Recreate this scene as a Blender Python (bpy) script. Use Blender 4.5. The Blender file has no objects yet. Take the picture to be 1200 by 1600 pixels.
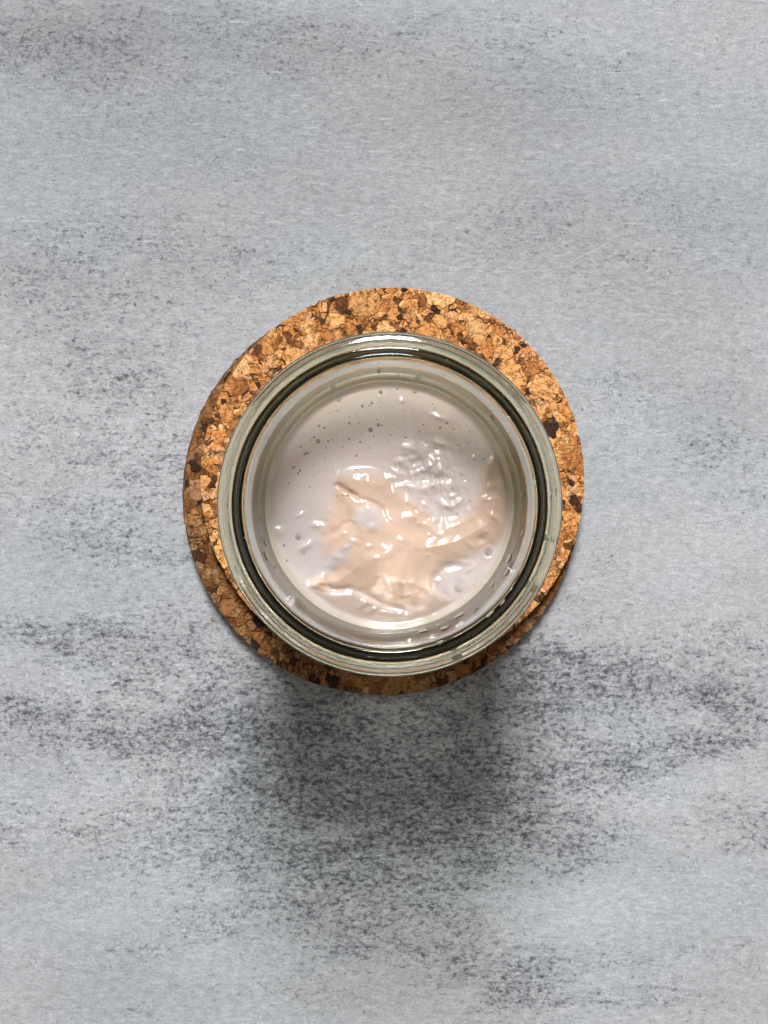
import bpy, math, random
import numpy as np

random.seed(7)
rng = np.random.default_rng(7)
scene = bpy.context.scene
COL = scene.collection

# ------------------------------------------------------------------ camera
CAM_Z = 0.40          # lens above the table, metres
FPX = 2340.0          # focal length in pixels of the 1200 x 1600 photograph
cam_d = bpy.data.cameras.new("camera")
cam_d.sensor_fit = 'VERTICAL'
cam_d.sensor_height = 36.0
cam_d.lens = FPX / 1600.0 * 36.0
cam_d.clip_start = 0.01
cam_d.clip_end = 50.0
cam = bpy.data.objects.new("camera", cam_d)
COL.objects.link(cam)
cam.location = (0, 0, CAM_Z)
scene.camera = cam

# ------------------------------------------------------------------ light
world = bpy.data.worlds.new("World")
scene.world = world
world.use_nodes = True
world.node_tree.nodes["Background"].inputs[0].default_value = (1.0, 0.94, 0.82, 1)
world.node_tree.nodes["Background"].inputs[1].default_value = 0.13

KEY_EL, KEY_AZ, KEY_D = math.radians(51.5), math.radians(91), 2.4
ld = bpy.data.lights.new("window_light", 'AREA')
ld.shape = 'RECTANGLE'
ld.size, ld.size_y = 0.50, 1.10
ld.energy = 70.0
ld.color = (0.985, 0.99, 1.0)
key = bpy.data.objects.new("window_light", ld)
COL.objects.link(key)
key.location = (KEY_D * math.cos(KEY_EL) * math.cos(KEY_AZ),
                KEY_D * math.cos(KEY_EL) * math.sin(KEY_AZ),
                KEY_D * math.sin(KEY_EL))
from mathutils import Vector
key.rotation_euler = (Vector((0, 0, 0.03)) - key.location).to_track_quat('-Z', 'Y').to_euler()

# two broad, weak fill lamps added out of view to brighten the glass rim
for sx in (-1, 1):
    sd_ = bpy.data.lights.new("side_fill_light", 'AREA')
    sd_.shape = 'RECTANGLE'
    sd_.size, sd_.size_y = 2.2, 1.3
    sd_.energy = 5.2
    sd_.color = (1.0, 0.975, 0.92)
    so = bpy.data.objects.new("side_fill_light", sd_)
    COL.objects.link(so)
    so.location = (1.7 * sx, -0.1, 0.50)
    so.rotation_euler = (Vector((0, 0, 0.08)) - so.location).to_track_quat('-Z', 'Y').to_euler()

# ------------------------------------------------------------------ exposure
scene.view_settings.view_transform = 'Standard'
scene.view_settings.look = 'None'
scene.view_settings.exposure = 0.0
scene.view_settings.gamma = 1.0
scene.view_settings.use_curve_mapping = False
scene.cycles.use_denoising = True
scene.cycles.max_bounces = 20
scene.cycles.transmission_bounces = 16
scene.cycles.glossy_bounces = 10
scene.cycles.transparent_max_bounces = 16
scene.cycles.blur_glossy = 0.1
scene.cycles.sample_clamp_indirect = 100.0


# ------------------------------------------------------------------ helpers
def world_at(px, py, z):
    d = CAM_Z - z
    return ((px - 600) * d / FPX, (800 - py) * d / FPX)


def px_of(x, y, z):
    d = CAM_Z - z
    return (600 + x * FPX / d, 800 - y * FPX / d)


def mesh_obj(name, verts, faces, mat, parent=None, smooth=False, loc=None):
    me = bpy.data.meshes.new(name)
    me.from_pydata([tuple(v) for v in verts], [], [tuple(f) for f in faces])
    me.materials.append(mat)
    if smooth:
        me.polygons.foreach_set("use_smooth", [True] * len(me.polygons))
    me.update()
    o = bpy.data.objects.new(name, me)
    COL.objects.link(o)
    if parent is not None:
        o.parent = parent
    if loc is not None:
        o.location = loc
    return o


def empty(name, loc, label=None, cat=None, group=None):
    o = bpy.data.objects.new(name, None)
    COL.objects.link(o)
    o.location = loc
    o.empty_display_size = 0.01
    if label:
        o["label"] = label
    if cat:
        o["category"] = cat
    if group:
        o["group"] = group
    return o


class Nodes:
    def __init__(self, name):
        self.mat = bpy.data.materials.new(name)
        self.mat.use_nodes = True
        self.nt = self.mat.node_tree
        self.bsdf = self.nt.nodes["Principled BSDF"]
        self.out = self.nt.nodes["Material Output"]

    def new(self, t, **kw):
        n = self.nt.nodes.new(t)
        for k, v in kw.items():
            setattr(n, k, v)
        return n

    def link(self, a, b):
        self.nt.links.new(a, b)

    def put(self, sock, v):
        if hasattr(v, "is_linked") or hasattr(v, "links"):
            self.link(v, sock)
        else:
            sock.default_value = v

    def math(self, op, a, b=0.0, c=0.0, clamp=False):
        n = self.new("ShaderNodeMath", operation=op, use_clamp=clamp)
        for s, v in zip(n.inputs, (a, b, c)):
            self.put(s, v)
        return n.outputs[0]

    def mapr(self, v, a, b, c, d, smooth=False):
        n = self.new("ShaderNodeMapRange")
        n.interpolation_type = 'SMOOTHSTEP' if smooth else 'LINEAR'
        n.clamp = True
        for s, x in zip(n.inputs[:5], (v, a, b, c, d)):
            self.put(s, x)
        return n.outputs[0]

    def mix(self, f, a, b, mode='MIX'):
        n = self.new("ShaderNodeMix", data_type='RGBA', blend_type=mode)
        n.clamp_factor = True
        self.put(n.inputs[0], f)
        self.put(n.inputs[6], a)
        self.put(n.inputs[7], b)
        return n.outputs[2]

    def noise(self, vec, scale, detail=2.0, rough=0.5, dist=0.0):
        n = self.new("ShaderNodeTexNoise")
        self.link(vec, n.inputs["Vector"])
        n.inputs["Scale"].default_value = scale
        n.inputs["Detail"].default_value = detail
        n.inputs["Roughness"].default_value = rough
        n.inputs["Distortion"].default_value = dist
        return n.outputs[0]

    def scaled(self, vec, s, rot=0.0, off=(0, 0, 0)):
        n = self.new("ShaderNodeMapping")
        self.link(vec, n.inputs[0])
        n.inputs["Scale"].default_value = s
        n.inputs["Rotation"].default_value = (0, 0, rot)
        n.inputs["Location"].default_value = off
        return n.outputs[0]

    def objco(self):
        return self.new("ShaderNodeTexCoord").outputs["Object"]

    def attr(self, name):
        return self.new("ShaderNodeAttribute", attribute_name=name)

    def bump(self, h, strength, dist):
        n = self.new("ShaderNodeBump")
        n.inputs["Strength"].default_value = strength
        n.inputs["Distance"].default_value = dist
        self.link(h, n.inputs["Height"])
        return n.outputs[0]


def rgb(r, g, b):
    """8 bit sRGB -> linear rgba"""
    f = lambda c: c / 12.92 if c <= 0.04045 else ((c + 0.055) / 1.055) ** 2.4
    return (f(r / 255), f(g / 255), f(b / 255), 1.0)


def vnoise(x, y, seed, _t={}):
    """smooth value noise, unit cell"""
    if seed not in _t:
        _t[seed] = np.random.default_rng(seed).random((64, 64)) * 2 - 1
    t = _t[seed]
    xi, yi = np.floor(x).astype(int), np.floor(y).astype(int)
    fx, fy = x - xi, y - yi
    fx = fx * fx * fx * (fx * (fx * 6 - 15) + 10)
    fy = fy * fy * fy * (fy * (fy * 6 - 15) + 10)
    g = lambda a, b: t[(xi + a) % 64, (yi + b) % 64]
    return ((g(0, 0) * (1 - fx) + g(1, 0) * fx) * (1 - fy)
            + (g(0, 1) * (1 - fx) + g(1, 1) * fx) * fy)


def sstep(a, b, x):
    t = np.clip((x - a) / (b - a), 0, 1)
    return t * t * (3 - 2 * t)


# ------------------------------------------------------------------ table top
def table_material():
    N = Nodes("printed_concrete")
    co = N.objco()
    dens = N.attr("speckle").outputs["Fac"]
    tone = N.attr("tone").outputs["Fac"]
    # drifting grey: bluish and slightly violet patches, brushed along x
    warp = N.scaled(co, (11, 16, 1), 0.05)
    hue = N.mapr(N.noise(warp, 1.0, 3.0, 0.55), 0.40, 0.60, 0, 1, True)
    base = N.mix(hue, (0.505, 0.530, 0.550, 1), (0.530, 0.520, 0.546, 1))
    band = N.noise(N.scaled(co, (16, 34, 1), -0.03), 1.0, 4.0, 0.6)
    val = N.mapr(band, 0.3, 0.7, 0.90, 1.08)
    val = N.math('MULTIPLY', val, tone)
    fibre = N.noise(N.scaled(co, (320, 1900, 1), 0.06), 1.0, 2.0, 0.6)
    val = N.math('MULTIPLY', val, N.mapr(fibre, 0.3, 0.7, 0.90, 1.09))
    grain = N.noise(co, 1500.0, 2.0, 0.6)
    val = N.math('MULTIPLY', val, N.mapr(grain, 0.3, 0.7, 0.84, 1.13))
    mott = N.noise(N.scaled(co, (420, 640, 1), 0.2), 1.0, 3.0, 0.65)
    val = N.math('MULTIPLY', val, N.mapr(mott, 0.3, 0.7, 0.82, 1.13))
    comb = N.new("ShaderNodeCombineColor")
    for s in comb.inputs[:3]:
        N.link(val, s)
    col = N.mix(1.0, base, comb.outputs[0], 'MULTIPLY')
    # faint smudged grey under the speckle
    smear = N.noise(N.scaled(co, (260, 420, 1), 0.1), 1.0, 3.0, 0.65)
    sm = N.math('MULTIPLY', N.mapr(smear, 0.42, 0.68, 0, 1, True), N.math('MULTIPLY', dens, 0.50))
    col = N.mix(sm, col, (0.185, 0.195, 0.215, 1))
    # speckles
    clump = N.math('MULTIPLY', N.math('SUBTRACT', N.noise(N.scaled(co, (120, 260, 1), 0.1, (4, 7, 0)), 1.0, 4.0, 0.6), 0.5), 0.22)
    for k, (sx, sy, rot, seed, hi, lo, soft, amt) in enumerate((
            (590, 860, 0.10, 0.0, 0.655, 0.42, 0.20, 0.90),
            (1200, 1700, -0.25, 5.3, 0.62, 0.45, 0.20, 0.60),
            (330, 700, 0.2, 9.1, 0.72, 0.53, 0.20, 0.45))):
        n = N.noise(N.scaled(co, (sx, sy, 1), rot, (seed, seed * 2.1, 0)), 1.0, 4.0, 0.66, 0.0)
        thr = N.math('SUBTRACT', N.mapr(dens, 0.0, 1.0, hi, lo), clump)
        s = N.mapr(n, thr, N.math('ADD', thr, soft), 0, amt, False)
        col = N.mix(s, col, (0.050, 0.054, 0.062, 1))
    # pale fibres
    pale = N.noise(N.scaled(co, (190, 1700, 1), 0.16, (3, 1, 0)), 1.0, 2.0, 0.5, 0.8)
    col = N.mix(N.mapr(pale, 0.60, 0.78, 0, 0.5, True), col, (0.66, 0.68, 0.70, 1))
    N.link(col, N.bsdf.inputs["Base Color"])
    N.bsdf.inputs["Roughness"].default_value = 0.62
    N.bsdf.inputs["Specular IOR Level"].default_value = 0.25
    h = N.math('ADD', fibre, N.math('MULTIPLY', grain, 0.8))
    N.link(N.bump(h, 0.25, 0.00012), N.bsdf.inputs["Normal"])
    return N.mat


# print density of the dark speckle: x, y, rx, ry (photo pixels on the table), strength
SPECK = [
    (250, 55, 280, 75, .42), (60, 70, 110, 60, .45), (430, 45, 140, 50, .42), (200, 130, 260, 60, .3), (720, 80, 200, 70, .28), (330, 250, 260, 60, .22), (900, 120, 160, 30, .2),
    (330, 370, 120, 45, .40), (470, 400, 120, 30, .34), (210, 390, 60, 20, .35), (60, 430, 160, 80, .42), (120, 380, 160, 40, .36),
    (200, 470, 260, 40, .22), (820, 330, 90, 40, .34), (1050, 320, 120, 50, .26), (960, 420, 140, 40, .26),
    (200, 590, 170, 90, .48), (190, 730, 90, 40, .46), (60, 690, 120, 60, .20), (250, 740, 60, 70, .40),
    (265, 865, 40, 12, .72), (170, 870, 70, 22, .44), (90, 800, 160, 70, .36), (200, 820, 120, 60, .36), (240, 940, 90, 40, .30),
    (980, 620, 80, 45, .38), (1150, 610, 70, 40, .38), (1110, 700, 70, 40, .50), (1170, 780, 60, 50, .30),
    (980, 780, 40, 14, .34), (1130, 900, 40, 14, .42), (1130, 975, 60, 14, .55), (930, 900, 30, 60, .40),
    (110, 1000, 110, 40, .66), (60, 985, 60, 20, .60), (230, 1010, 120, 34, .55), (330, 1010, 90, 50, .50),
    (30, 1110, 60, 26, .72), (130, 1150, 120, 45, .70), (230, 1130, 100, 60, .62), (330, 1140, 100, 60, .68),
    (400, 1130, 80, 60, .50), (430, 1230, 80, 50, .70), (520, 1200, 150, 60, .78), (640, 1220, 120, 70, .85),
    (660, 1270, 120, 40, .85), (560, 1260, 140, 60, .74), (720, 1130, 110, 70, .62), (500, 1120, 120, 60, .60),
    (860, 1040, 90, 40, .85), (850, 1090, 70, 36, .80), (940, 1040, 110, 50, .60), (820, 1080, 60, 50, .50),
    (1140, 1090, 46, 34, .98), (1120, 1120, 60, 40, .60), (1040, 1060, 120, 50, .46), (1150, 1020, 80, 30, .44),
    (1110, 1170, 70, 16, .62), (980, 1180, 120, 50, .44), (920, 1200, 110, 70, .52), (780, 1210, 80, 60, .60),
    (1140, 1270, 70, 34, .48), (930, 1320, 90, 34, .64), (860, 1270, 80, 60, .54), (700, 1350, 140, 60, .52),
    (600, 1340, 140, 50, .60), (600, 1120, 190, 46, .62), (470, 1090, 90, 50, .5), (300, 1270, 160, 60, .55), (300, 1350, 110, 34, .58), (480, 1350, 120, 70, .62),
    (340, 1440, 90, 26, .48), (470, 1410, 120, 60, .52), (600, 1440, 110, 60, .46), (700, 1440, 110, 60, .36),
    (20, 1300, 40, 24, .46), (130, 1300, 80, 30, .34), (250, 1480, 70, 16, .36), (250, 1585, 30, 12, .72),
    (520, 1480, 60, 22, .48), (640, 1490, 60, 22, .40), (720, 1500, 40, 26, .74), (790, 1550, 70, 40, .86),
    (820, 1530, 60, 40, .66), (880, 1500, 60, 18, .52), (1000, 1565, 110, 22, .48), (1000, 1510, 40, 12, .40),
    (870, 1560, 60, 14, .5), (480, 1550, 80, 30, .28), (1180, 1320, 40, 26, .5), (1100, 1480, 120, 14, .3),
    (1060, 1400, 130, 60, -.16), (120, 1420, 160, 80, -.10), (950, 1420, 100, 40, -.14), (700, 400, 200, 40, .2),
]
# broad lighter / darker areas, mostly darker near the top
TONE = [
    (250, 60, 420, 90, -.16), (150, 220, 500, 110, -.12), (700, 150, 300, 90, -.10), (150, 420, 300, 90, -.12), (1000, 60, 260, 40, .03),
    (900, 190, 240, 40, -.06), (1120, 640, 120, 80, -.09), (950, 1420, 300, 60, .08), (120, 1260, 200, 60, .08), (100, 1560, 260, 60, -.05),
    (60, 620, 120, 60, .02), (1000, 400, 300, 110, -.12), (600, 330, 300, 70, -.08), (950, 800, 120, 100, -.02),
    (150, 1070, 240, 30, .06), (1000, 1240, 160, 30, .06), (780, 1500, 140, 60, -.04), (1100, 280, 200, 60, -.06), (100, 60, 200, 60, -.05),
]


def build_table():
    xs = np.concatenate([np.linspace(-0.6, -0.125, 10)[:-1], np.linspace(-0.125, 0.125, 260), np.linspace(0.125, 0.6, 10)[1:]])
    ys = np.concatenate([np.linspace(-0.6, -0.16, 10)[:-1], np.linspace(-0.16, 0.16, 330), np.linspace(0.16, 0.6, 10)[1:]])
    X, Y = np.meshgrid(xs, ys)
    PX, PY = 600 + X * FPX / CAM_Z, 800 - Y * FPX / CAM_Z
    # irregular borders of the blotches
    wx = PX + 34 * vnoise(PX / 60, PY / 26, 1) + 14 * vnoise(PX / 22, PY / 10, 2)
    wy = PY + 16 * vnoise(PX / 70, PY / 24, 3) + 8 * vnoise(PX / 24, PY / 9, 4)
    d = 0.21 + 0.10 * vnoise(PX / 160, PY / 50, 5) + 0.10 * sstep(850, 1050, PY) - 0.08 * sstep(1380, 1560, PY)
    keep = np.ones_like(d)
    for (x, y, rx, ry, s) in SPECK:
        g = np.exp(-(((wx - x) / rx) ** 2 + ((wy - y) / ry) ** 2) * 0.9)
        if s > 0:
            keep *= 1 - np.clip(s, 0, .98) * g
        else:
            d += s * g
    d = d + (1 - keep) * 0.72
    d += 0.12 * vnoise(PX / 30, PY / 14, 8) * np.clip(d * 2, 0, 1)
    t = np.ones_like(d) - 0.15 * (1 - sstep(150, 750, PY))  # tone falls towards the top of the frame
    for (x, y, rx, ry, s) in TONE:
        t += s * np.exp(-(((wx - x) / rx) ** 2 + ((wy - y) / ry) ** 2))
    n, m = X.shape
    verts = np.stack([X, Y, np.zeros_like(X)], -1).reshape(-1, 3)
    i = np.arange(n * m).reshape(n, m)
    faces = np.stack([i[:-1, :-1], i[:-1, 1:], i[1:, 1:], i[1:, :-1]], -1).reshape(-1, 4)
    me = bpy.data.meshes.new("table_surface")
    me.from_pydata(verts.tolist(), [], faces.tolist())
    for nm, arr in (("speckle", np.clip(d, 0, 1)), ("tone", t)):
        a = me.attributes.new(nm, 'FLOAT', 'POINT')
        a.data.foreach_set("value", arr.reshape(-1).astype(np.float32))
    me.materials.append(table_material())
    o = bpy.data.objects.new("table_surface", me)
    COL.objects.link(o)
    o["kind"] = "structure"
    o["label"] = "grey concrete print table surface with dark speckled bands"
    return o


table = build_table()

# pale hairline scratches in the table print
N = Nodes("scratch_pale")
N.bsdf.inputs["Base Color"].default_value = (0.60, 0.61, 0.62, 1)
N.bsdf.inputs["Roughness"].default_value = 0.6
SCR = N.mat
SCRATCHES = [
    [(812, 424), (850, 423), (885, 416), (905, 402), (930, 392), (955, 375), (975, 380)],
    [(918, 737), (945, 741), (985, 739), (1020, 735), (1040, 732), (1065, 736), (1098, 734)],
    [(918, 846), (940, 846), (950, 851), (982, 848)],
    [(740, 472), (770, 474), (792, 469)],
    [(1042, 1182), (1062, 1178), (1078, 1175)],
    [(1080, 851), (1110, 850), (1130, 846)],
    [(1140, 925), (1165, 914), (1195, 912)],
    [(620, 258), (650, 257), (690, 262)],
    [(8, 905), (30, 912), (52, 917)],
    [(940, 112), (965, 114), (985, 113)],
]
for pts in SCRATCHES:
    fine = []
    for a, b in zip(pts[:-1], pts[1:]):
        for t in np.linspace(0, 1, 5)[:-1]:
            fine.append((a[0] + (b[0] - a[0]) * t + random.uniform(-.7, .7), a[1] + (b[1] - a[1]) * t + random.uniform(-.6, .6)))
    fine.append(pts[-1])
    vs, fs = [], []
    for k, (px, py) in enumerate(fine):
        x, y = world_at(px, py, 0)
        w = 0.00008 * (0.4 + 0.6 * math.sin(math.pi * (k + .3) / len(fine))) * random.uniform(.6, 1.1)
        vs += [(x, y + w, 0.00004), (x, y - w, 0.00004)]
        if k:
            fs.append((2 * k - 2, 2 * k - 1, 2 * k + 1, 2 * k))
    mesh_obj("scratch", vs, fs, SCR, table)


# ------------------------------------------------------------------ cork coasters
def cork_granule_material():
    N = Nodes("cork_granule")
    co = N.objco()
    tint = N.attr("tint").outputs["Color"]
    g = N.attr("grain").outputs["Vector"]     # cos, sin, seed
    sep = N.new("ShaderNodeSeparateXYZ"); N.link(g, sep.inputs[0])
    p = N.new("ShaderNodeSeparateXYZ"); N.link(co, p.inputs[0])
    u = N.math('ADD', N.math('MULTIPLY', p.outputs[0], sep.outputs[0]), N.math('MULTIPLY', p.outputs[1], sep.outputs[1]))
    v = N.math('SUBTRACT', N.math('MULTIPLY', p.outputs[1], sep.outputs[0]), N.math('MULTIPLY', p.outputs[0], sep.outputs[1]))
    cx = N.new("ShaderNodeCombineXYZ")
    N.link(N.math('MULTIPLY', u, 350.0), cx.inputs[0])
    N.link(N.math('MULTIPLY', v, 1500.0), cx.inputs[1])
    N.link(N.math('MULTIPLY', sep.outputs[2], 40.0), cx.inputs[2])
    lam = N.noise(cx.outputs[0], 1.0, 3.0, 0.6, 0.4)
    fine = N.noise(co, 2200.0, 2.0, 0.6)
    blot = N.noise(co, 520.0, 3.0, 0.6)
    dark = N.mix(1.0, tint, (0.42, 0.34, 0.26, 1), 'MULTIPLY')
    pale = N.mix(1.0, tint, (1.22, 1.20, 1.16, 1), 'MULTIPLY')
    col = N.mix(N.mapr(lam, 0.40, 0.64, 0.0, 0.55, True), pale, dark)
    col = N.mix(N.mapr(blot, 0.50, 0.68, 0.0, 0.60, True), col, dark)
    wv = N.new("ShaderNodeTexVoronoi", feature='DISTANCE_TO_EDGE')
    wv.inputs["Scale"].default_value = 560.0
    wco = N.new("ShaderNodeVectorMath", operation='ADD')
    nz = N.new("ShaderNodeTexNoise"); nz.inputs["Scale"].default_value = 700.0
    N.link(co, nz.inputs["Vector"])
    sc3 = N.new("ShaderNodeVectorMath", operation='SCALE'); sc3.inputs["Scale"].default_value = 0.0022
    N.link(nz.outputs["Color"], sc3.inputs[0])
    N.link(co, wco.inputs[0]); N.link(sc3.outputs[0], wco.inputs[1])
    N.link(wco.outputs[0], wv.inputs["Vector"])
    crack = N.mapr(wv.outputs["Distance"], 0.0, 0.10, 1.0, 0.0, True)
    crack = N.math('MULTIPLY', crack, N.mapr(blot, 0.42, 0.60, 0.0, 0.8, True))
    col = N.mix(crack, col, (0.050, 0.020, 0.008, 1))
    pore = N.mapr(fine, 0.58, 0.70, 0.0, 0.8, True)
    col = N.mix(pore, col, (0.055, 0.024, 0.010, 1))
    N.link(col, N.bsdf.inputs["Base Color"])
    N.bsdf.inputs["Roughness"].default_value = 0.72
    N.bsdf.inputs["Specular IOR Level"].default_value = 0.3
    h = N.math('ADD', N.math('MULTIPLY', lam, 1.0), N.math('SUBTRACT', N.math('MULTIPLY', blot, 0.8), pore))
    N.link(N.bump(h, 0.8, 0.0004), N.bsdf.inputs["Normal"])
    return N.mat


def cork_binder_material():
    """dark glue and crumbs between the granules, and the cut side of the disc"""
    N = Nodes("cork_binder")
    co = N.objco()
    vor = N.new("ShaderNodeTexVoronoi"); vor.inputs["Scale"].default_value = 900.0
    N.link(co, vor.inputs["Vector"])
    vsep = N.new("ShaderNodeSeparateColor"); N.link(vor.outputs["Color"], vsep.inputs[0])
    ramp = N.new("ShaderNodeValToRGB")
    e = ramp.color_ramp.elements
    e[0].position = 0.0; e[0].color = (0.050, 0.022, 0.009, 1)
    e[1].position = 1.0; e[1].color = (0.56, 0.29, 0.10, 1)
    m = ramp.color_ramp.elements.new(0.35); m.color = (0.30, 0.140, 0.045, 1)
    N.link(vsep.outputs[0], ramp.inputs[0])
    edge = N.mapr(vor.outputs["Distance"], 0.25, 0.75, 0, 0.8, True)
    col = N.mix(edge, ramp.outputs[0], (0.030, 0.014, 0.006, 1))
    n2 = N.noise(co, 900.0, 3.0, 0.6)
    col = N.mix(N.mapr(n2, 0.5, 0.7, 0, 0.7, True), col, (0.035, 0.016, 0.007, 1))
    N.link(col, N.bsdf.inputs["Base Color"])
    N.bsdf.inputs["Roughness"].default_value = 0.85
    N.link(N.bump(N.math('SUBTRACT', n2, edge), 0.8, 0.0005), N.bsdf.inputs["Normal"])
    return N.mat


CORK_G, CORK_B = cork_granule_material(), cork_binder_material()

CORK_TINTS = [
    ((0.800, 0.395, 0.140), 5), ((0.730, 0.330, 0.105), 5), ((0.870, 0.480, 0.205), 3.5), ((0.600, 0.240, 0.070), 4),
    ((0.400, 0.150, 0.042), 2.4), ((0.740, 0.305, 0.090), 3), ((0.180, 0.064, 0.020), 1.5), ((0.060, 0.025, 0.012), 1.3),
    ((0.840, 0.440, 0.230), 1.5),
]
_tw = np.array([t[1] for t in CORK_TINTS]); _tw = _tw / _tw.sum()
_tdark = np.array([t[0][0] < 0.4 for t in CORK_TINTS])


def clip_poly(poly, nx, ny, c):
    """keep the side n.p <= c"""
    out = []
    k = len(poly)
    for i in range(k):
        a, b = poly[i], poly[(i + 1) % k]
        da, db = nx * a[0] + ny * a[1] - c, nx * b[0] + ny * b[1] - c
        if da <= 0:
            out.append(a)
        if (da < 0 < db) or (db < 0 < da):
            t = da / (da - db)
            out.append((a[0] + (b[0] - a[0]) * t, a[1] + (b[1] - a[1]) * t))
    return out


def area_cent(p):
    A = cx = cy = 0.0
    for i in range(len(p)):
        x0, y0 = p[i]; x1, y1 = p[(i + 1) % len(p)]
        c = x0 * y1 - x1 * y0
        A += c; cx += (x0 + x1) * c; cy += (y0 + y1) * c
    if abs(A) < 1e-9:
        return 0, p[0][0], p[0][1]
    return abs(A / 2), cx / (3 * A), cy / (3 * A)


def granule_cells(R, keep, seed, sizes):
    """power diagram of grains of very different size inside a disc of radius R (mm)"""
    r = np.random.default_rng(seed)
    P = np.zeros((0, 2)); W = np.zeros(0)
    for (lo, hi, tries) in sizes:
        for _ in range(tries):
            a, q = r.random() * 2 * math.pi, R * math.sqrt(r.random()) * 1.01
            p = np.array([q * math.cos(a), q * math.sin(a)])
            if not keep(p[0], p[1]):
                continue
            w = r.uniform(lo, hi)
            if len(W):
                dd = np.hypot(P[:, 0] - p[0], P[:, 1] - p[1])
                if (dd < 0.86 * (W + w)).any():
                    continue
            P = np.vstack([P, p]); W = np.append(W, w)
    cells = []
    circ = [(R * math.cos(t), R * math.sin(t)) for t in np.linspace(0, 2 * math.pi, 97)[:-1]]
    for i in range(len(W)):
        p, w = P[i], W[i]
        dd = np.hypot(P[:, 0] - p[0], P[:, 1] - p[1])
        idx = np.argsort(dd)[1:42]
        s = 3.4 * w + 1.2
        poly = [(p[0] + s * math.cos(t), p[1] + s * math.sin(t)) for t in np.linspace(0, 2 * math.pi, 13)[:-1] + r.random()]
        for j in idx:
            nx, ny = P[j] - p
            L = dd[j]
            dist = (L * L + w * w - W[j] * W[j]) / (2 * L)
            poly = clip_poly(poly, nx / L, ny / L, (p[0] * nx + p[1] * ny) / L + dist)
            if len(poly) < 3:
                break
        if len(poly) >= 3 and max(math.hypot(*q) for q in poly) > R:
            ang = math.atan2(p[1], p[0])
            for t in ang + np.linspace(-.25, .25, 17):
                poly = clip_poly(poly, math.cos(t), math.sin(t), R)
                if len(poly) < 3:
                    break
        if len(poly) < 3:
            continue
        A, cx, cy = area_cent(poly)
        if A > 0.12 and not (A < 3.0 and r.random() < 0.07):
            cells.append((A, cx, cy, poly))
    return cells


def warp_pt(x, y):
    a = np.array([x]); b = np.array([y])
    wx = 0.62 * vnoise(a / 2.6 + 20, b / 2.6 + 20, 61) + 0.42 * vnoise(a / 0.8 + 20, b / 0.8 + 20, 62)
    wy = 0.62 * vnoise(a / 2.6 + 40, b / 2.6 + 20, 63) + 0.42 * vnoise(a / 0.8 + 40, b / 0.8 + 20, 64)
    return float(wx[0]), float(wy[0])


def granule_mesh(cell, r, base, R, shade=1.0):
    """one grain: ragged outline, rounded shoulder, slightly tilted worn top. base = vertex offset"""
    A, cx, cy, poly = cell
    pts = []
    n = len(poly)
    for i in range(n):
        a, b = poly[i], poly[(i + 1) % n]
        L = math.hypot(b[0] - a[0], b[1] - a[1])
        k = 1 if L < 0.4 else (2 if L < 0.9 else (3 if L < 1.6 else (4 if L < 2.6 else 6)))
        for q in range(k):
            t = q / k
            x, y = a[0] + (b[0] - a[0]) * t, a[1] + (b[1] - a[1]) * t
            rad = math.hypot(x, y)
            wx, wy = warp_pt(x, y)
            x, y = x + wx, y + wy
            lim = R - 0.02 if rad > R - 0.05 else R
            rn = math.hypot(x, y)
            if rn > lim or rad > R - 0.05:
                x, y = x * lim / rn, y * lim / rn
            pts.append((x, y))
    wx, wy = warp_pt(cx, cy)
    cx, cy = cx + wx, cy + wy
    sz = math.sqrt(A)
    sh = min(0.14 * sz, 0.05 + 0.22 * r.random() ** 2)
    px_, py_ = np.array([q[0] for q in pts]), np.array([q[1] for q in pts])
    gaps = 0.010 + 0.75 * np.clip(vnoise(px_ / 1.7 + 9, py_ / 1.7 + 30, 66) - 0.15, 0, 1) ** 1.5
    gaps = np.minimum(gaps, 0.18 * sz)
    top = r.uniform(-0.20, 0.10)
    tx, ty = r.uniform(-.035, .035), r.uniform(-.035, .035)
    V, F = [], []
    m = len(pts)
    rings = ((0.0, -1.1), (0.0, -sh * 0.9), (sh, 0.0))
    for (ins, dz) in rings:
        for (x, y), gp in zip(pts, gaps):
            dx, dy = cx - x, cy - y
            L = math.hypot(dx, dy) + 1e-6
            f = min((ins + gp) / L, 0.6)
            X, Y = x + dx * f, y + dy * f
            z = dz + (top + tx * (X - cx) + ty * (Y - cy) if dz > -1 else 0)
            V.append((X, Y, z))
    V.append((cx, cy, top + r.uniform(-0.02, 0.10)))
    for q in range(2):
        for i in range(m):
            j = (i + 1) % m
            F.append((base + q * m + i, base + q * m + j, base + (q + 1) * m + j, base + (q + 1) * m + i))
    for i in range(m):
        F.append((base + 2 * m + i, base + 2 * m + (i + 1) % m, base + 3 * m))
    clump = float(vnoise(np.array([cx / 5.0 + 11]), np.array([cy / 5.0 + 7]), 67)[0])
    pw = _tw * np.where(_tdark, np.clip(1 + (3.2 * clump if sz < 3.4 else -0.8), 0.12, 4), 1.0)
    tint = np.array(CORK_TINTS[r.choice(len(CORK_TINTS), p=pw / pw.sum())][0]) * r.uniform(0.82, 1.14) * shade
    ang = r.uniform(0, math.pi)
    return V, F, (tint[0], tint[1], tint[2], 1.0), (math.cos(ang), math.sin(ang), r.random())


def add_attrs(me, tints, grains):
    a = me.attributes.new("tint", 'FLOAT_COLOR', 'POINT')
    a.data.foreach_set("color", np.asarray(tints, np.float32).reshape(-1))
    b = me.attributes.new("grain", 'FLOAT_VECTOR', 'POINT')
    b.data.foreach_set("vector", np.asarray(grains, np.float32).reshape(-1))


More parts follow.
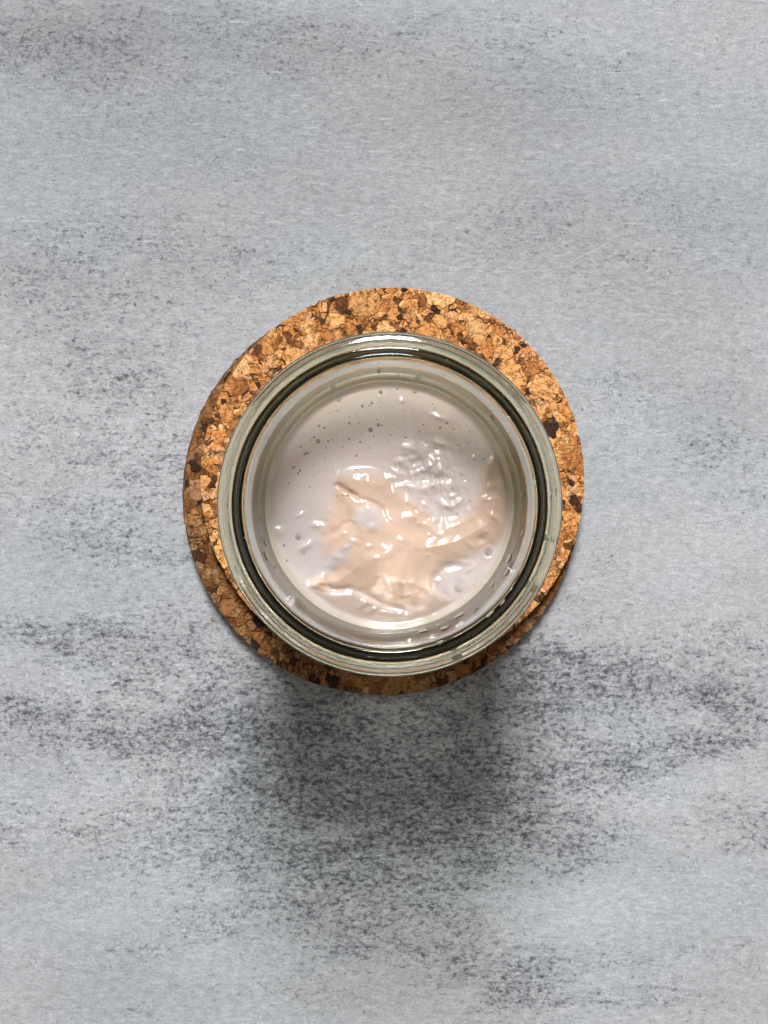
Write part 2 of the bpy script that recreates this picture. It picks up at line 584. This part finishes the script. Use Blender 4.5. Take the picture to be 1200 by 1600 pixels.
def build_coaster(label, centre, z0, thick, R, base_shift, base_R, keep, visible, seed, sizes, most, shade=1.0):
    """centre, z0 metres; R etc. mm. base_shift: the cut side leans, so the lower rim sits off the upper one"""
    root = empty("cork_coaster", (centre[0], centre[1], z0), label, "coaster", "stacked cork coasters")
    S = 0.001
    T = thick * 1000
    seg = 160
    V, F = [], []
    rows = ((0.0, 1.0), (T * 0.45, 0.5), (T * 0.8, 0.14), (T - 0.42, 0.0))
    for (z, f) in rows:
        for k in range(seg):
            t = 2 * math.pi * k / seg
            rr = R * (1 - f) + base_R * f - 0.12 + 0.10 * math.sin(k * 2.3 + z) + random.uniform(-.10, .10)
            V.append(((rr * math.cos(t) + base_shift[0] * f) * S, (rr * math.sin(t) + base_shift[1] * f) * S, z * S))
    for q in range(len(rows) - 1):
        for k in range(seg):
            j = (k + 1) % seg
            F.append((q * seg + k, q * seg + j, (q + 1) * seg + j, (q + 1) * seg + k))
    F.append(tuple(range((len(rows) - 1) * seg, len(rows) * seg)))
    F.append(tuple(reversed(range(seg))))
    mesh_obj("disc", V, F, CORK_B, root)
    r = np.random.default_rng(seed + 50)
    cells = granule_cells(R, keep, seed, sizes)
    seen = [c for c in cells if visible(c[1], c[2])]
    seen.sort(key=lambda c: -c[0])
    own = seen[:most]
    own_ids = set(id(c) for c in own)
    for c in own:
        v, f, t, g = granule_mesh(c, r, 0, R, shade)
        me = bpy.data.meshes.new("granule")
        me.from_pydata([(a * S, b * S, (T + z) * S) for a, b, z in v], [], f)
        add_attrs(me, [t] * len(v), [g] * len(v))
        me.materials.append(CORK_G)
        o = bpy.data.objects.new("granule", me)
        COL.objects.link(o)
        o.parent = root
    V, F, Ts, Gs = [], [], [], []
    for c in cells:
        if id(c) in own_ids:
            continue
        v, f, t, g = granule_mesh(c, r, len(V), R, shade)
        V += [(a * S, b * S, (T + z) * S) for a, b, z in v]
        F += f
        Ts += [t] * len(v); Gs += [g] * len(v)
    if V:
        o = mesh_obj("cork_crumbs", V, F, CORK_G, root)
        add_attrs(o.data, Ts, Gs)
        o["kind"] = "stuff"
    return root, len(cells), len(own)


JAR_Z0 = 0.0080
JAR_H = 0.087
RIM_Z = JAR_Z0 + JAR_H
JAR_XY = world_at(609, 788, RIM_Z - 0.002)

LOW_T, UP_T = 0.0042, 0.0038
LOW_C = world_at(597, 777, LOW_T)
UP_C = world_at(613, 749, JAR_Z0)


def make_filters(centre, z, other=None, other_r=0.0):
    def dist_jar(x, y):
        return math.hypot(centre[0] + x * .001 - JAR_XY[0], centre[1] + y * .001 - JAR_XY[1])

    def keep(x, y):
        if dist_jar(x, y) < 0.027:
            return False
        if other is not None and math.hypot(centre[0] + x * .001 - other[0], centre[1] + y * .001 - other[1]) < other_r - 0.005:
            return False
        return True

    def visible(x, y):
        px, py = px_of(centre[0] + x * .001, centre[1] + y * .001, z)
        if math.hypot(px - 609, py - 788) < 268:
            return False
        if other is not None and math.hypot(centre[0] + x * .001 - other[0], centre[1] + y * .001 - other[1]) < other_r - 0.0005:
            return False
        return True
    return keep, visible


k1, v1 = make_filters(LOW_C, LOW_T, UP_C, 0.0500)
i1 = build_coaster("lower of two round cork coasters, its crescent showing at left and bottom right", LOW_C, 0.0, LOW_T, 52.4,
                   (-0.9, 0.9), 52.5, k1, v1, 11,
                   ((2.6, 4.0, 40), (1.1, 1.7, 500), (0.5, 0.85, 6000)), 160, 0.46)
k2, v2 = make_filters(UP_C, JAR_Z0)
i2 = build_coaster("upper round cork coaster with coarse granules, directly under the glass jar", UP_C, LOW_T, UP_T, 50.3,
                   (0, 0), 50.2, k2, v2, 23,
                   ((3.0, 4.6, 70), (1.5, 2.4, 360), (0.85, 1.3, 1300), (0.38, 0.62, 12000)), 300)
print("granules", i1[1:], i2[1:])


# ------------------------------------------------------------------ glass jar
def catmull(pts, per):
    out = []
    for i in range(len(pts) - 1):
        p0, p1, p2, p3 = pts[max(i - 1, 0)], pts[i], pts[i + 1], pts[min(i + 2, len(pts) - 1)]
        for k in range(per):
            t = k / per
            out.append(tuple(0.5 * ((2 * b) + (c - a) * t + (2 * a - 5 * b + 4 * c - d) * t * t + (3 * b - a - 3 * c + d) * t ** 3)
                             for a, b, c, d in zip(p0, p1, p2, p3)))
    out.append(pts[-1])
    return out


def lathe(name, prof, seg, mat, parent, wob=0.0):
    """closed profile, first and last points on the axis (mm)"""
    V, F = [], []
    V.append((0, 0, prof[0][1] * .001))
    body = prof[1:-1]
    for (r, z) in body:
        for k in range(seg):
            t = 2 * math.pi * k / seg
            q = 1 + wob * (math.sin(2 * t + .6) * .6 + math.sin(3 * t + z * .05) * .4)
            V.append((r * q * math.cos(t) * .001, r * q * math.sin(t) * .001, z * .001))
    V.append((0, 0, prof[-1][1] * .001))
    n = len(body)
    for k in range(seg):
        j = (k + 1) % seg
        F.append((0, 1 + j, 1 + k))
        for q in range(n - 1):
            F.append((1 + q * seg + k, 1 + q * seg + j, 1 + (q + 1) * seg + j, 1 + (q + 1) * seg + k))
        F.append((1 + (n - 1) * seg + k, 1 + (n - 1) * seg + j, len(V) - 1))
    return mesh_obj(name, V, F, mat, parent, smooth=True)


def glass_material():
    N = Nodes("pale_green_glass")
    b = N.bsdf
    b.inputs["Base Color"].default_value = (1, 1, 1, 1)
    b.inputs["Roughness"].default_value = 0.02
    b.inputs["IOR"].default_value = 1.5
    b.inputs["Transmission Weight"].default_value = 1.0
    co = N.objco()
    n = N.noise(co, 260.0, 3.0, 0.55)
    n2 = N.noise(co, 2200.0, 2.0, 0.6)
    N.link(N.bump(N.math('ADD', n, N.math('MULTIPLY', n2, 0.02)), 0.14, 0.0004), b.inputs["Normal"])
    vol = N.new("ShaderNodeVolumeAbsorption")
    vol.inputs["Color"].default_value = (0.66, 0.70, 0.50, 1)
    vol.inputs["Density"].default_value = 80.0
    N.link(vol.outputs[0], N.out.inputs["Volume"])
    return N.mat


GLASS = glass_material()
jar = empty("glass_jar", (JAR_XY[0], JAR_XY[1], JAR_Z0),
            "open thick rimmed clear glass jar standing on the stacked cork coasters", "jar")
outer = [(24, 1.2), (26.6, 0.35), (28.8, 0.05), (30.6, 0.5), (31.7, 2.4), (32.1, 6), (32.1, 20), (32.1, 45), (32.1, 66), (32.1, 75)]
flange = [(32.1, 75), (32.5, 77.4), (33.7, 79.2), (35.0, 80.3), (35.55, 81.4), (35.65, 82.8), (35.4, 84.0), (34.7, 84.75), (33.4, 85.05), (32.2, 85.15), (31.7, 85.45), (31.3, 86.2),
          (30.8, 86.75), (30.2, 86.75), (29.65, 86.2), (29.3, 85.2), (29.2, 83)]
inner = [(29.2, 83), (28.3, 72), (27.3, 61), (26.9, 48), (26.8, 30), (26.8, 9), (26.2, 5.6), (24, 3.9), (20, 3.4)]
prof = [(0, 1.4), (12, 1.35)] + catmull(outer, 3)[:-1] + catmull(flange, 6)[:-1] + catmull(inner, 3) + [(10, 3.3), (0, 3.3)]
lathe("jar_wall", prof, 160, GLASS, jar, 0.0012)


# ------------------------------------------------------------------ starter in the jar
SURF_Z = 0.069            # liquid level, absolute
ZS = 2.7273               # tracing scale of the enlarged view 400..840, 570..1010
K = 27.35 / 194.0          # mm per photo pixel at the liquid surface


def zmm(zx, zy):
    """enlarged-view pixel -> mm from the jar axis on the starter surface"""
    return ((400 + zx / ZS - 611) * K, (787 - (570 + zy / ZS)) * K)


def seg_dist(X, Y, pts):
    d = np.full(X.shape, 1e9)
    T = np.zeros_like(d)
    L = len(pts) - 1
    for i in range(L):
        ax, ay = pts[i]; bx, by = pts[i + 1]
        vx, vy = bx - ax, by - ay
        t = np.clip(((X - ax) * vx + (Y - ay) * vy) / (vx * vx + vy * vy + 1e-9), 0, 1)
        q = np.hypot(X - ax - t * vx, Y - ay - t * vy)
        T = np.where(q < d, (i + t) / L, T)
        d = np.minimum(d, q)
    return d, T


def inside(X, Y, pts):
    c = np.zeros(X.shape, bool)
    n = len(pts)
    for i in range(n):
        x0, y0 = pts[i]; x1, y1 = pts[(i + 1) % n]
        if y0 == y1:
            continue
        cond = (y0 > Y) != (y1 > Y)
        c ^= cond & (X < (x1 - x0) * (Y - y0) / (y1 - y0) + x0)
    return c


def sdf(X, Y, pts):
    d, _ = seg_dist(X, Y, pts + [pts[0]])
    return np.where(inside(X, Y, pts), d, -d)


DOUGH = [(345, 478), (400, 462), (480, 452), (570, 470), (640, 545), (720, 610), (790, 672), (850, 665), (930, 610), (965, 520),
         (980, 430), (1012, 372), (1060, 395), (1098, 480), (1108, 600), (1085, 700), (1040, 765), (960, 785), (880, 825),
         (805, 855), (772, 900), (762, 965), (715, 1018), (640, 1036), (540, 1015), (470, 985), (420, 955), (300, 968), (232, 945),
         (262, 905), (330, 872), (300, 790), (272, 700), (320, 630), (335, 560)]
LOWER = [(232, 950), (300, 968), (420, 955), (540, 1015), (640, 1036), (715, 1018), (770, 960), (860, 1000), (760, 1075), (600, 1110), (440, 1085), (330, 1030)]
POOL_A = [(420, 610), (470, 585), (530, 600), (555, 645), (530, 695), (480, 700), (430, 670)]
POOL_B = [(300, 850), (330, 800), (385, 760), (425, 715), (425, 760), (400, 820), (350, 865), (310, 875)]
POOL_C = [(790, 885), (850, 855), (930, 830), (960, 780), (1030, 770), (1060, 800), (1000, 900), (920, 980), (850, 1000), (790, 960)]

BUBBLES = [(275, 253, 8), (270, 320, 13), (375, 345, 6), (330, 313, 5), (405, 243, 8), (450, 323, 6), (495, 270, 13), (528, 250, 10),
           (460, 170, 9), (500, 157, 8), (538, 110, 11), (535, 175, 4), (580, 295, 6), (645, 305, 7), (610, 95, 7), (650, 73, 8),
           (685, 103, 14), (690, 225, 4), (720, 250, 6), (793, 262, 8), (822, 240, 9), (703, 278, 5), (645, 190, 4), (617, 260, 3),
           (360, 140, 13), (355, 190, 5), (320, 198, 4), (225, 370, 8), (435, 382, 7), (165, 432, 8), (145, 500, 6), (235, 515, 5),
           (350, 290, 4), (495, 350, 4), (185, 730, 15), (125, 765, 8), (135, 832, 9), (210, 800, 7), (885, 462, 7), (845, 520, 5),
           (920, 575, 5), (865, 630, 5), (470, 500, 3), (575, 110, 4), (590, 170, 3), (430, 205, 4), (760, 160, 5), (300, 395, 4),
           (868, 947, 33), (998, 798, 19)]
_br = np.random.default_rng(77)
for _ in range(80):
    _a, _q = _br.uniform(0.1, 0.95) * math.pi, 470 * math.sqrt(_br.uniform(0.12, 0.98))
    BUBBLES.append((575 + _q * math.cos(_a), 590 - _q * math.sin(_a), float(_br.choice([2.4, 2.8, 3.2, 4.0, 5.0, 7.0]))))


# small wet lumps and film wrinkles on the surface: x, y, size
_L = [(725, 365, 13), (650, 340, 8), (655, 415, 9), (690, 500, 12), (800, 320, 8), (795, 425, 10), (770, 445, 6), (600, 440, 6),
      (590, 470, 6), (622, 400, 6), (640, 500, 6), (722, 510, 9), (870, 570, 7), (830, 590, 7), (760, 655, 8), (690, 625, 8),
      (730, 585, 6), (850, 545, 6), (1020, 502, 8), (992, 560, 6), (1030, 555, 6), (1062, 545, 6), (1022, 635, 7), (550, 790, 11),
      (510, 805, 7), (485, 762, 5), (555, 770, 5), (635, 735, 5), (270, 672, 7), (190, 630, 5), (215, 760, 8), (80, 690, 8), (95, 712, 6),
      (270, 935, 8), (287, 915, 6), (422, 738, 6), (400, 762, 6), (350, 805, 7), (500, 680, 9), (420, 650, 5), (375, 703, 5), (470, 440, 5),
      (345, 490, 5), (895, 830, 6), (922, 860, 5), (780, 910, 6), (755, 970, 5), (650, 972, 4), (740, 800, 5), (700, 665, 5), (590, 655, 4),
      (935, 380, 5), (930, 335, 4), (790, 210, 7), (630, 140, 6), (900, 205, 5), (960, 345, 4), (745, 715, 4), (760, 742, 4), (985, 700, 4),
      (920, 755, 5), (745, 420, 6), (680, 455, 6), (710, 440, 5), (770, 400, 6), (820, 450, 6), (680, 385, 6), (760, 500, 6), (640, 365, 5)]
_lr = np.random.default_rng(31)
LUMPS = [(x, y, r, float(_lr.uniform(1.0, 3.0)), float(_lr.uniform(-0.7, 0.7))) for x, y, r in _L]


def starter_height(X, Y):
    """height in mm and colour masks over the surface"""
    R = np.hypot(X, Y)
    n1 = vnoise(X / 5.0 + 9, Y / 5.0 + 4, 21)
    n2 = vnoise(X / 2.1 + 3, Y / 2.1 + 8, 22)
    n3 = vnoise(X / 0.95 + 1, Y / 0.95 + 2, 23)
    n4 = vnoise(X / 0.5 + 5, Y / 0.5 + 6, 24)
    wx, wy = X + 0.25 * n2 + 0.05 * n3, Y + 0.25 * vnoise(X / 2.2 + 30, Y / 2.2 + 17, 25) + 0.08 * n3
    zz = lambda P: [zmm(*p) for p in P]
    sd = sdf(wx, wy, zz(DOUGH))
    sl = sdf(wx, wy, zz(LOWER))
    pa, pb, pc = (sdf(wx, wy, zz(p)) for p in (POOL_A, POOL_B, POOL_C))
    m = sstep(-1.5, 1.9, sd)
    pool = np.maximum(np.maximum(sstep(-.6, 1.2, pa), sstep(-.6, 1.1, pb)), sstep(-.8, 1.4, pc))
    mp = m * (1 - pool)
    low = sstep(-0.5, 1.6, sl)
    h = 0.10 * n1
    h += 0.55 * sstep(-1.6, 2.4, sd) + 1.7 * sstep(0.0, 8.5, sd)
    h += mp * (0.14 * n1 + 0.05 * n2)
    h += 0.45 * low
    h += 0.22 * np.maximum(sstep(-.8, 1.6, pa), sstep(-.8, 1.3, pb))
    h += 0.25 * sstep(-.5, 2.2, pc)

    def stroke(P, w, amp, taper=True, asym=0.0):
        d, t = seg_dist(wx, wy, zz(P))
        f = np.sin(np.pi * np.clip(t, 0.04, 0.96)) ** 0.5 if taper else 1.0
        return amp * f * np.exp(-(d / w) ** 2)

    # folds (ridges) and creases
    h += stroke([(350, 470), (430, 470), (540, 500), (640, 570), (740, 640)], 2.1, 0.60)
    h -= stroke([(350, 500), (400, 530), (440, 560)], 0.5, 1.6)
    h -= stroke([(430, 560), (500, 582), (540, 610), (560, 650)], 0.7, 0.45)
    h -= stroke([(640, 590), (720, 640), (790, 690)], 0.8, 0.45)
    h += stroke([(620, 640), (700, 655), (800, 705), (900, 680)], 1.3, 0.40)
    h += stroke([(330, 620), (360, 690), (330, 750)], 1.5, 0.40)
    h -= stroke([(390, 600), (400, 660), (350, 705), (300, 720)], 0.8, 0.40)
    h -= stroke([(300, 905), (310, 940), (330, 955), (400, 952)], 0.6, 0.75)
    h -= stroke([(400, 952), (460, 965), (540, 1022), (640, 1046), (720, 1024)], 1.0, 0.45)
    h += stroke([(235, 940), (265, 925), (290, 905)], 0.8, 0.8)
    h -= stroke([(765, 970), (770, 905), (805, 862), (890, 828)], 0.9, 0.40)
    h += stroke([(430, 860), (600, 880), (700, 920)], 4.2, 1.15)
    h += stroke([(480, 760), (560, 790), (640, 740), (740, 760)], 1.8, 0.30)
    h -= stroke([(700, 690), (720, 750), (745, 830)], 1.3, 0.20)
    h += stroke([(990, 430), (960, 560), (930, 640), (820, 690)], 0.8, 0.30)
    h += stroke([(1020, 380), (985, 480), (970, 560)], 0.7, 0.45)
    h -= stroke([(950, 740), (985, 730)], 0.8, 0.5)
    h += stroke([(440, 1030), (480, 1000), (530, 1020), (480, 1050)], 0.7, 0.45)

    def blob(zx, zy, r):
        x, y = zmm(zx, zy)
        return np.exp(-(((X - x) ** 2 + (Y - y) ** 2) / (r * r)))

    # wet ripples and lumps that catch the window
    wet = np.clip(blob(720, 420, 5.8) + blob(800, 520, 6.0) + blob(650, 470, 4.0) + .6 * blob(770, 600, 5) + .4 * blob(900, 330, 3.5), 0, 1)
    spec = np.clip(blob(1030, 560, 3.6) + blob(540, 780, 4.5) + blob(700, 770, 3.5) + blob(230, 770, 3) + blob(350, 680, 4)
                   + blob(480, 660, 3) + blob(90, 690, 2) + blob(260, 940, 2.2) + blob(900, 850, 2.4) + .7 * blob(780, 190, 2.5), 0, 1)
    calm = 1 - np.clip(wet + spec, 0, 1)
    h += wet * (0.30 * n2 + 0.10 * n3 + 0.012 * n4)
    h += spec * (0.06 * n2 + 0.02 * n3)
    h += calm * (0.014 * n3 + 0.003 * n4)
    # foam ridge streaks at the right of the wet patch
    h += wet * 0.25 * np.maximum(0, vnoise(X / 0.9 + Y * .25 + 40, Y / 3.2, 26))
    for (zx, zy, r, el, an) in LUMPS:
        x, y = zmm(zx, zy)
        sg = r / ZS * K * 1.9
        c_, s_ = math.cos(an), math.sin(an)
        dx, dy = X - x, Y - (y - 0.62 * sg)
        u, v = (dx * c_ + dy * s_) / (sg * el), (dy * c_ - dx * s_) / sg
        h += (0.60 if zy < 610 or zx > 960 or zx < 300 else 0.34) * sg * np.exp(-(u * u + v * v))
    for (zx, zy, r) in BUBBLES:
        x, y = zmm(zx, zy)
        rm = r / ZS * K
        q = np.hypot(X - x, Y - y)
        h -= 0.16 * rm * np.exp(-(q / rm) ** 4) if rm < 1.2 else 0.0
        if rm >= 0.9:
            h += 0.12 * np.exp(-((q - rm * 1.35) / (rm * .45)) ** 2)
    # meniscus where the starter clings to the glass
    men = sstep(25.2, 27.5, R)
    h = h * (1 - 0.75 * sstep(23.8, 27.2, R)) + 1.3 * men ** 2
    return h, mp, pool, low, wet, n1, n2, sd


def starter_material():
    N = Nodes("starter_surface")
    col = N.attr("tint").outputs["Color"]
    co = N.objco()
    n = N.noise(co, 700.0, 3.0, 0.6)
    c2 = N.mix(N.mapr(n, 0.35, 0.7, 0, 0.16), col, N.mix(1.0, col, (0.84, 0.80, 0.78, 1), 'MULTIPLY'))
    N.link(c2, N.bsdf.inputs["Base Color"])
    b = N.bsdf
    b.inputs["Roughness"].default_value = 0.16
    b.inputs["IOR"].default_value = 1.40
    b.inputs["Specular IOR Level"].default_value = 0.5
    b.inputs["Subsurface Weight"].default_value = 0.45
    b.inputs["Subsurface Radius"].default_value = (1.0, 0.7, 0.5)
    b.inputs["Subsurface Scale"].default_value = 0.0016
    b.inputs["Coat Weight"].default_value = 0.8
    b.inputs["Coat Roughness"].default_value = 0.05
    return N.mat


starter = empty("sourdough_starter", (JAR_XY[0], JAR_XY[1], JAR_Z0 + 0.0034),
                "creamy beige bubbly starter with folded dough inside the glass jar", "starter")
STM = starter_material()


def build_starter():
    RM = 27.5
    nr, na = 230, 520
    # rings: dense everywhere, small fan at the centre
    rr = np.linspace(0, 1, nr + 1)[1:] * RM
    th = np.linspace(0, 2 * math.pi, na, endpoint=False)
    Rg, Tg = np.meshgrid(rr, th, indexing='ij')
    X, Y = Rg * np.cos(Tg), Rg * np.sin(Tg)
    X = np.concatenate([[0.0], X.reshape(-1)]); Y = np.concatenate([[0.0], Y.reshape(-1)])
    h, mp, pool, low, wet, n1, n2, sd = starter_height(X, Y)
    zoff = (SURF_Z - (JAR_Z0 + 0.0034)) * 1000
    V = np.stack([X, Y, h + zoff], -1) * 0.001
    F = []
    for k in range(na):
        j = (k + 1) % na
        F.append((0, 1 + k, 1 + j))
    idx = 1 + np.arange(nr * na).reshape(nr, na)
    a, b = idx[:-1], idx[1:]
    Q = np.stack([a, b, np.roll(b, -1, 1), np.roll(a, -1, 1)], -1).reshape(-1, 4)
    F += Q.tolist()
    # side and rounded bottom inside the jar
    V = V.tolist()
    prev = idx[-1].tolist()
    for (r, z) in ((27.25, zoff - 4), (26.9, 40.0), (26.9, 6.0), (26.2, 2.4), (24, 0.6), (19, 0.05)):
        s = len(V)
        for t in th:
            V.append((r * math.cos(t) * .001, r * math.sin(t) * .001, z * .001))
        cur = list(range(s, s + na))
        for k in range(na):
            j = (k + 1) % na
            F.append((prev[k], cur[k], cur[j], prev[j]))
        prev = cur
    F.append(tuple(reversed(prev)))
    o = mesh_obj("starter_body", V, F, STM, starter, smooth=True)
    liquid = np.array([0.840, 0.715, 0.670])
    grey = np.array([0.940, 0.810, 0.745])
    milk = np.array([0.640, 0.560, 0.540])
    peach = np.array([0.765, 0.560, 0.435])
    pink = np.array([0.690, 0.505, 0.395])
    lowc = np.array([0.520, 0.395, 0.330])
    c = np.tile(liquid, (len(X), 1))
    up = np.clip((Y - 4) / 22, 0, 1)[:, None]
    c = c * (1 - 0.55 * up) + grey * 0.55 * up  # upper liquid made paler in colour to offset the shade inside the jar
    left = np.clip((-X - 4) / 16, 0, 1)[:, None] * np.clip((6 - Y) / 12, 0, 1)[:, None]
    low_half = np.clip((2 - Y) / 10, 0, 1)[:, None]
    c = c * (1 - .6 * low_half) + np.array([0.57, 0.485, 0.465]) * .6 * low_half  # lower half darkened in colour where the window light falls strongest
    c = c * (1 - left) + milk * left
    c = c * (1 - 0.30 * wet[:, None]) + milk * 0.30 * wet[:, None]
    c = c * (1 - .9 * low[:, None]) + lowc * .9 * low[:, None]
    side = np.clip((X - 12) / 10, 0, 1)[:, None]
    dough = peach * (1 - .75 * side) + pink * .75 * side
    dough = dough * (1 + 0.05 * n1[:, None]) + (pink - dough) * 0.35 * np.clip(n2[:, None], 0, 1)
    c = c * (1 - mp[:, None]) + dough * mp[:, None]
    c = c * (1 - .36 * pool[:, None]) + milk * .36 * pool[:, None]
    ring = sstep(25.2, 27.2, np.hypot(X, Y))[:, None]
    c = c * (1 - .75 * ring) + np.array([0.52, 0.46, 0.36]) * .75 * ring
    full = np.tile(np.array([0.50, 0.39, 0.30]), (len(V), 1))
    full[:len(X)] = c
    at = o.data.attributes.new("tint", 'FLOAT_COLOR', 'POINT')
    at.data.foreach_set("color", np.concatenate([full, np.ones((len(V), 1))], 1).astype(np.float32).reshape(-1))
    return o


body = build_starter()


# bubbles: thin domes over the pits
def dome_mesh(name, mat, seg=20, rings=6, flat=0.45):
    V, F = [], []
    for q in range(rings):
        ph = q / rings * math.pi / 2
        for k in range(seg):
            t = 2 * math.pi * k / seg
            V.append((math.cos(ph) * math.cos(t), math.cos(ph) * math.sin(t), math.sin(ph) * flat))
    V.append((0, 0, flat))
    for q in range(rings - 1):
        for k in range(seg):
            j = (k + 1) % seg
            F.append((q * seg + k, q * seg + j, (q + 1) * seg + j, (q + 1) * seg + k))
    for k in range(seg):
        F.append(((rings - 1) * seg + k, (rings - 1) * seg + (k + 1) % seg, len(V) - 1))
    me = bpy.data.meshes.new(name)
    me.from_pydata(V, [], F)
    me.polygons.foreach_set("use_smooth", [True] * len(me.polygons))
    me.materials.append(mat)
    return me


def plain(name, col, rough, trans=0.0, ior=1.35):
    N = Nodes(name)
    n = N.noise(N.objco(), 3.0, 2.0)
    c = N.mix(N.mapr(n, .35, .65, 0, .35), col, tuple(x * .8 for x in col[:3]) + (1,))
    N.link(c, N.bsdf.inputs["Base Color"])
    N.bsdf.inputs["Roughness"].default_value = rough
    N.bsdf.inputs["Transmission Weight"].default_value = trans
    N.bsdf.inputs["IOR"].default_value = ior
    return N.mat


BUB_S = dome_mesh("bubble", plain("bubble_film", (0.40, 0.32, 0.275, 1), 0.35), 14, 4, 0.14)
BUB_L = dome_mesh("bubble", plain("bubble_film_large", (0.44, 0.385, 0.35, 1), 0.15), 28, 8, 0.30)
for (zx, zy, r) in BUBBLES:
    x, y = zmm(zx, zy)
    rm = r / ZS * K * 0.92
    h = starter_height(np.array([x, x + rm]), np.array([y, y]))[0]
    big = rm > 1.0
    o = bpy.data.objects.new("bubble", BUB_L if big else BUB_S)
    COL.objects.link(o)
    o.parent = starter
    z = float(h[0]) + (SURF_Z - (JAR_Z0 + 0.0034)) * 1000 + (-0.25 * rm if big else 0.0)
    o.location = (x * .001, y * .001, z * .001)
    o.scale = (rm * .001, rm * .001 * random.uniform(.85, 1.1), rm * .001)
    o.rotation_euler = (0, 0, random.uniform(0, 3))

# ------------------------------------------------------------------ drips and smears on the glass
MILKY = plain("milky_residue", (0.60, 0.59, 0.49, 1), 0.25, 0.4, 1.34)


def blob_mesh(seed, n=14, rings=5):
    r = np.random.default_rng(seed)
    V, F = [], []
    wob = 1 + 0.35 * r.uniform(-1, 1, n)
    wob = (wob + np.roll(wob, 1)) / 2
    for q in range(rings):
        ph = q / rings * math.pi / 2
        for k in range(n):
            t = 2 * math.pi * k / n
            s = wob[k] * math.cos(ph)
            V.append((s * math.cos(t), s * math.sin(t), math.sin(ph)))
    V.append((0, 0, 1.0))
    for q in range(rings - 1):
        for k in range(n):
            j = (k + 1) % n
            F.append((q * n + k, q * n + j, (q + 1) * n + j, (q + 1) * n + k))
    for k in range(n):
        F.append(((rings - 1) * n + k, (rings - 1) * n + (k + 1) % n, len(V) - 1))
    F.append(tuple(reversed(range(n))))
    me = bpy.data.meshes.new("droplet")
    me.from_pydata(V, [], F)
    me.polygons.foreach_set("use_smooth", [True] * len(me.polygons))
    me.materials.append(MILKY)
    return me


BLOBS = [blob_mesh(s) for s in range(4)]
# on the lip: angle (deg, counter clockwise from +x), radius, z, size along, size across, height (mm)
LIP = [(36, 30.0, 86.7, .7, .5, .28), (8.5, 29.9, 86.6, .9, .55, .3), (-70, 30.0, 86.6, 1.1, .6, .3), (-48, 30.3, 86.8, 1.6, .35, .2),
       (-41, 30.5, 86.85, 1.2, .3, .2), (-35, 30.2, 86.75, .9, .3, .2), (193, 30.4, 86.8, .3, .25, .15)]
for i, (a, r, z, sa, sc_, hh) in enumerate(LIP):
    t = math.radians(a)
    o = bpy.data.objects.new("droplet", BLOBS[i % 4])
    COL.objects.link(o)
    o.parent = jar
    o.location = (r * math.cos(t) * .001, r * math.sin(t) * .001, z * .001 - 0.0001)
    o.rotation_euler = (0, 0, t)
    o.scale = (sc_ * .0007, sa * .0007, hh * .0006)
# on the inner wall: angle, z, size along wall, size up, thickness
WALL = [(-24, 70, 1.4, 2.6, .3), (-30, 75, 1.2, 3.0, .25), (-38, 69, 1.0, 2.0, .3), (-58, 70, 1.6, 2.4, .3), (-66, 75, 1.2, 3.0, .3),
        (-75, 70, 1.4, 2.4, .25), (-12, 76, 1.0, 3.0, .25), (4, 73, .9, 3.0, .25), (197, 68, 1.0, 2.0, .3), (203, 73, 1.2, 2.2, .25),
        (186, 67, .9, 2.0, .25), (40, 73, .9, 2.4, .25)]
for i, (a, z, sa, su, th_) in enumerate(WALL):
    t = math.radians(a)
    o = bpy.data.objects.new("droplet", BLOBS[(i + 1) % 4])
    COL.objects.link(o)
    o.parent = jar
    rw = 27.3 + (z - 61) * 0.0875
    o.location = (rw * math.cos(t) * .001, rw * math.sin(t) * .001, z * .001)
    o.rotation_euler = Vector((-math.cos(t), -math.sin(t), 0)).to_track_quat('Z', 'Y').to_euler()
    o.scale = (sa * .0008, su * .0008, th_ * .0005)
